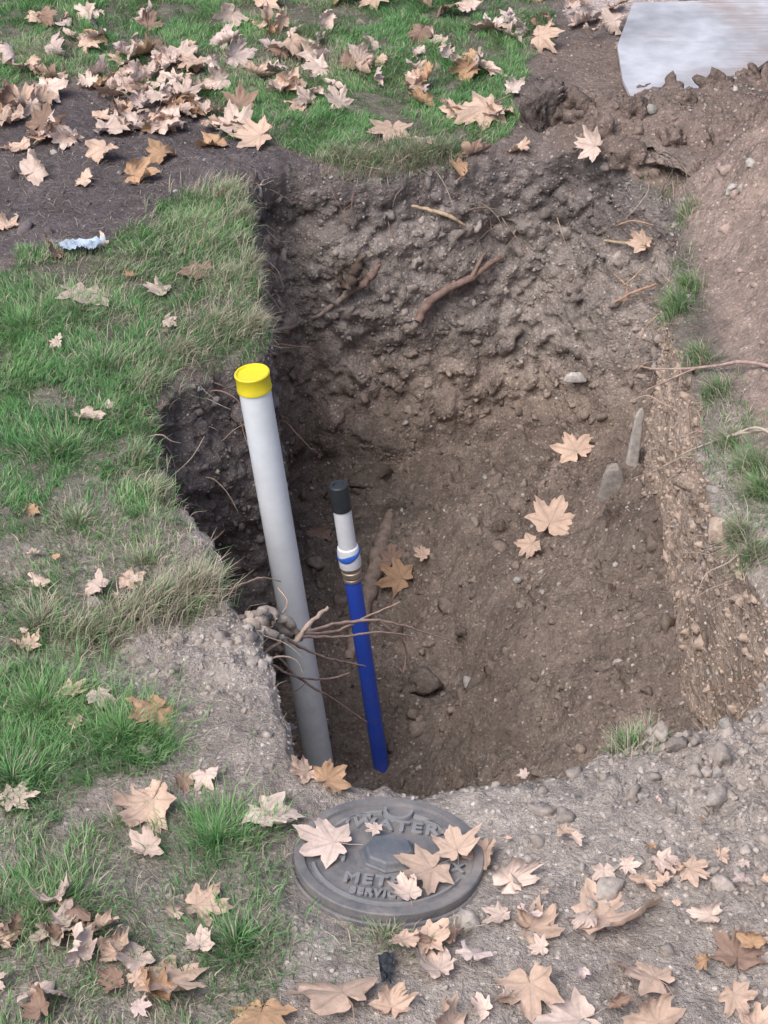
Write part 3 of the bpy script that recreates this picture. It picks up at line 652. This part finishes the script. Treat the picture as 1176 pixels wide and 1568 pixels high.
cr,sr=math.cos(.5),math.sin(.5); q=np.stack([q[:,0]*cr-q[:,1]*sr,q[:,0]*sr+q[:,1]*cr,q[:,2]+.15*q[:,0]],1)
q+=np.array((c0[0],c0[1]+.12,.07))
build('turf_block',q,tf,np.clip(np.array((.17,.14,.13))*(1+.6*fbm(q,9,3,9)[:,None]),.02,.5),M_soil)
def shard(u,v,w,h,rz,c,name,up=0.):
    p,nn=surf(u,v,.02); tv,tf=ico(4); q=np.sign(tv)*np.abs(tv)**.45*np.array((w,.018,h)); q[:,0]*=1-.35*(q[:,2]/h); q*=(1+.12*fbm(tv,3,3,int(u)))[:,None]
    q[:,0]+=q[:,2]*rz
    return build(name,q+np.array(p)+np.array((0,-.03,up)),tf,np.tile(c,(len(q),1)),M_root)
shard(968,705,.024,.19,.07,(.46,.43,.40),'timber_stake',.07); shard(937,738,.05,.10,0,(.32,.29,.27),'timber_offcut',.0); shard(880,573,.045,.022,0,(.55,.52,.5),'limestone_chunk')
def crumple(name,u,v,w,h,c):
    g=24; a=np.linspace(-1,1,g); A_,B_=np.meshgrid(a,a); X=A_.ravel()*w;Y=B_.ravel()*h
    P=np.stack([X,Y,np.zeros_like(X)],1); Z=.02*fbm(P,30,3,3)+.012*fbm(P,80,2,4,bil=True)+.01
    cx,cy=plan(u,v); zz=float(ground(np.array([cx]),np.array([cy]))[0])
    k=np.arange(g*g).reshape(g,g); f=np.stack([k[:-1,:-1],k[:-1,1:],k[1:,1:],k[1:,:-1]],-1).reshape(-1,4)
    build(name,np.stack([X*(1+.3*B_.ravel())+cx,Y+cy,Z+zz+.03],1),f,np.tile(c,(g*g,1)),M_leaf)
crumple('litter_wrapper',122,386,.08,.045,(.5,.6,.72))
crumple('black_plastic_scrap',592,1500,.016,.05,(.04,.045,.055))
# ---------------------------------------------------------------- light
w=bpy.data.worlds.new('World'); scene.world=w; w.use_nodes=True; N=w.node_tree.nodes; Lk=w.node_tree.links
sky=N.new('ShaderNodeTexSky'); sky.sky_type='NISHITA'; sky.sun_disc=False
el,az=math.radians(54),math.radians(218)
sky.sun_elevation=el; sky.sun_rotation=az; sky.dust_density=4; sky.ozone_density=1
Lk.new(sky.outputs[0],N['Background'].inputs[0]); N['Background'].inputs[1].default_value=.15
sd=bpy.data.lights.new('sun','SUN'); sd.energy=2.4; sd.angle=math.radians(42); sd.color=(1,.98,.965)
so=bpy.data.objects.new('sun',sd); scene.collection.objects.link(so)
dv=Vector((math.sin(az)*math.cos(el),math.cos(az)*math.cos(el),math.sin(el)))
so.rotation_mode='QUATERNION'; so.rotation_quaternion=Vector((0,0,1)).rotation_difference(dv)
cd=bpy.data.cameras.new('cam'); co=bpy.data.objects.new('camera',cd); scene.collection.objects.link(co)
co.location=CAM; co.rotation_euler=(math.radians(90)-TH,0,0); cd.sensor_fit='VERTICAL'; cd.sensor_height=36; cd.lens=FL/1568*36; cd.clip_end=1000
scene.camera=co
scene.view_settings.view_transform='Standard'; scene.view_settings.look='None'; scene.view_settings.exposure=0
